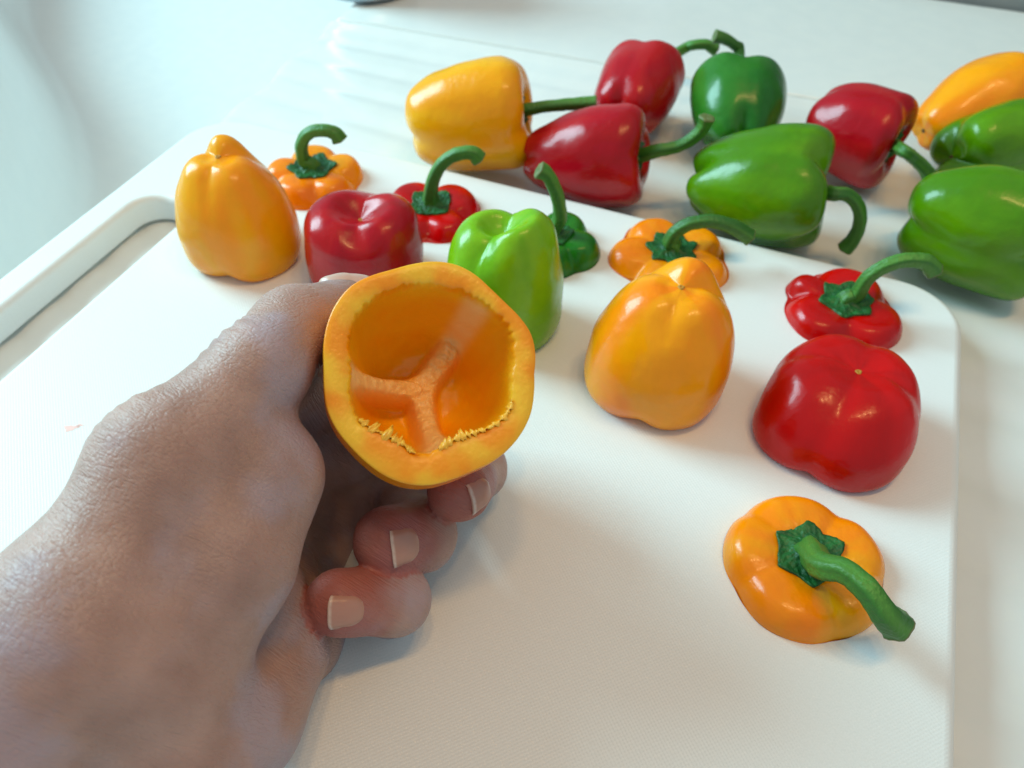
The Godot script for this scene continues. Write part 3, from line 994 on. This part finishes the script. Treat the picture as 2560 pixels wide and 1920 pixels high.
	var offs := [0, 1, nx, nx + 1, up, up + 1, up + nx, up + nx + 1]
	var edges := [[0, 1], [2, 3], [4, 5], [6, 7], [0, 2], [1, 3], [4, 6], [5, 7], [0, 4], [1, 5], [2, 6], [3, 7]]
	for z in nz_ - 1:
		for y in ny - 1:
			var row := (z * ny + y) * nx
			for x in nx - 1:
				var at := row + x
				if absf(field[at]) > 2.4:
					continue
				var mask := 0
				for k in 8:
					if field[at + offs[k]] < 0.0:
						mask |= 1 << k
				if mask == 0 or mask == 255:
					continue
				var sum := Vector3.ZERO
				var n := 0
				for e in edges:
					var ia: int = e[0]
					var ib: int = e[1]
					if ((mask >> ia) & 1) != ((mask >> ib) & 1):
						var da := field[at + offs[ia]]
						var db := field[at + offs[ib]]
						var t := da / (da - db)
						var pa := Vector3(ia & 1, (ia >> 1) & 1, ia >> 2)
						var pb := Vector3(ib & 1, (ib >> 1) & 1, ib >> 2)
						sum += pa.lerp(pb, t)
						n += 1
				cell_vertex[at] = v.size()
				v.append(box_at + (Vector3(x, y, z) + sum / n) * CELL)
	for at in cell_vertex:
		var inside: bool = field[at] < 0.0
		for axis in [[1, nx, up], [nx, up, 1], [up, 1, nx]]:
			var s: int = axis[0]
			var p: int = axis[1]
			var q: int = axis[2]
			if (field[at + s] < 0.0) == inside:
				continue
			if not (cell_vertex.has(at - p) and cell_vertex.has(at - q) and cell_vertex.has(at - p - q)):
				continue
			var a: int = cell_vertex[at]
			var b: int = cell_vertex[at - p]
			var c: int = cell_vertex[at - p - q]
			var d: int = cell_vertex[at - q]
			idx.append_array(PackedInt32Array([a, b, c, a, c, d] if not inside else [a, c, b, a, d, c]))
	# colour and unwrapping round the line from the wrist to the tip of the thumb
	var tone := noise_of(51, 0.05, 4)
	var folds := noise_of(52, 0.07, 2)
	var root := Vector3(-75, -70, 2)
	var along := Vector3(0.50, 0.82, -0.28).normalized()
	var side := along.cross(Vector3(0, 0, 1)).normalized()
	var top := side.cross(along)
	var col := PackedColorArray()
	var uv := PackedVector2Array()
	for i in v.size():
		var p := v[i]
		var g := slope(p)
		var q := p - root
		var l := q.dot(along)
		var ang := atan2(q.dot(top), q.dot(side))
		# deep folds over the thumb's joints
		for fold in [[Vector3(-47.5, 7.5, 2.0), 6.0, 3.3, 0.3], [Vector3(-66.0, -10.0, 14.0), 7.0, 3.6, 0.15]]:
			var away: float = (p - fold[0]).length()
			var amount := smoothstep(fold[1] * 2.4, fold[1] * 0.6, away)
			if amount > 0.0:
				p += g * fold[3] * amount * sin(TAU * (l + 2.2 * folds.get_noise_3dv(p)) / fold[2])
		p += g * 0.35 * folds.get_noise_3dv(p * 0.8)
		v[i] = p
		uv.append(Vector2(l / 92.0, ang * 26.0 / 92.0))
		var m := clampf(0.5 + 0.85 * tone.get_noise_3dv(p), 0.0, 1.0)
		var c := lin(Color("9f7d72")).lerp(lin(Color("b9968a")), m)
		c = c.lerp(lin(Color("ac9ba4")), 0.75 * smoothstep(-0.15, 0.35, tone.get_noise_3dv(p * 0.6 + Vector3(200, 0, 0))))
		# redder fingertips
		for f in fingers:
			var tip: Vector3 = f[2][1]
			var joint: Vector3 = f[2][0]
			if (p - Geometry3D.get_closest_point_to_segment(p, joint, tip)).length() > f[2][3] + 1.6:
				continue
			var near := (p - tip).length() + 4.0 * tone.get_noise_3dv(p * 1.5)
			c = c.lerp(lin(Color("a24c40")), 0.75 * smoothstep(19.0, 8.0, near))
		col.append(c)
	part("skin", mesh_of(v, idx, col, uv), skin_material(), o)
	# nails
	var nm := plain(0.3)
	nm.subsurf_scatter_enabled = true
	nm.subsurf_scatter_strength = 0.1
	for nail in nails:
		var away: Vector3 = nail[2].normalized()
		var tipward: Vector3 = (nail[1] - away * nail[1].dot(away)).normalized()
		var across := away.cross(tipward)
		var nv := PackedVector3Array()
		var nc := PackedColorArray()
		var rows := 17
		var cols := 15
		var inner := PackedVector3Array()
		for i in rows:
			var f := float(i) / (rows - 1)
			for j in cols:
				var u := 2.0 * j / (cols - 1) - 1.0
				var wide: float = nail[3] * 0.5 * (sqrt(1.0 - pow(1.0 - minf(f * 1.9, 1.0), 2.6)) * 0.97 + 0.03)
				var along_n: float = (f - 0.5) * nail[4] * (1.0 - 0.22 * pow(u, 4.0) * (1.0 if f > 0.5 else 0.0))
				var p: Vector3 = nail[0] + across * u * wide + tipward * along_n + away * 16.0
				for step in 40:
					var d := value(p)
					p -= away * clampf(d * 0.8, -1.0, 1.5)
				inner.append(p)
		for i in rows:
			var f := float(i) / (rows - 1)
			for j in cols:
				var u := 2.0 * j / (cols - 1) - 1.0
				var p := inner[i * cols + j]
				if i > 10:
					var a := inner[10 * cols + j]
					var b := inner[5 * cols + j]
					var line := a + (a - b) * (i - 10.0) / 5.0
					p = p.lerp(line, 0.75)
				var edge := maxf(absf(u), 1.0 - f * 3.0)
				nv.append(p + away * (0.42 + nail[5] * (0.55 + 0.45 * f) - (0.68 + 1.1 * nail[5]) * smoothstep(0.78, 1.0, edge)))
				var free := smoothstep(0.91, 0.95, f + 0.02 * tone.get_noise_2d(u * 30.0, 4.0))
				nc.append(lin(Color("b98878")).lerp(lin(Color("d8bcae")), maxf(free, 0.7 if nail[5] > 0.0 else 0.0)))
		var base := nv.size()
		for j in cols:
			nv.append(nv[(rows - 1) * cols + j] - away * 0.5)
			nc.append(lin(Color("d0b0a0")))
		for j in cols:
			nv.append(inner[(rows - 1) * cols + j] - away * 0.6 - tipward * 0.8)
			nc.append(lin(Color("c08070")))
		part("fingernail", mesh_of(nv, grid(rows + 2, cols, false), nc), nm, o)
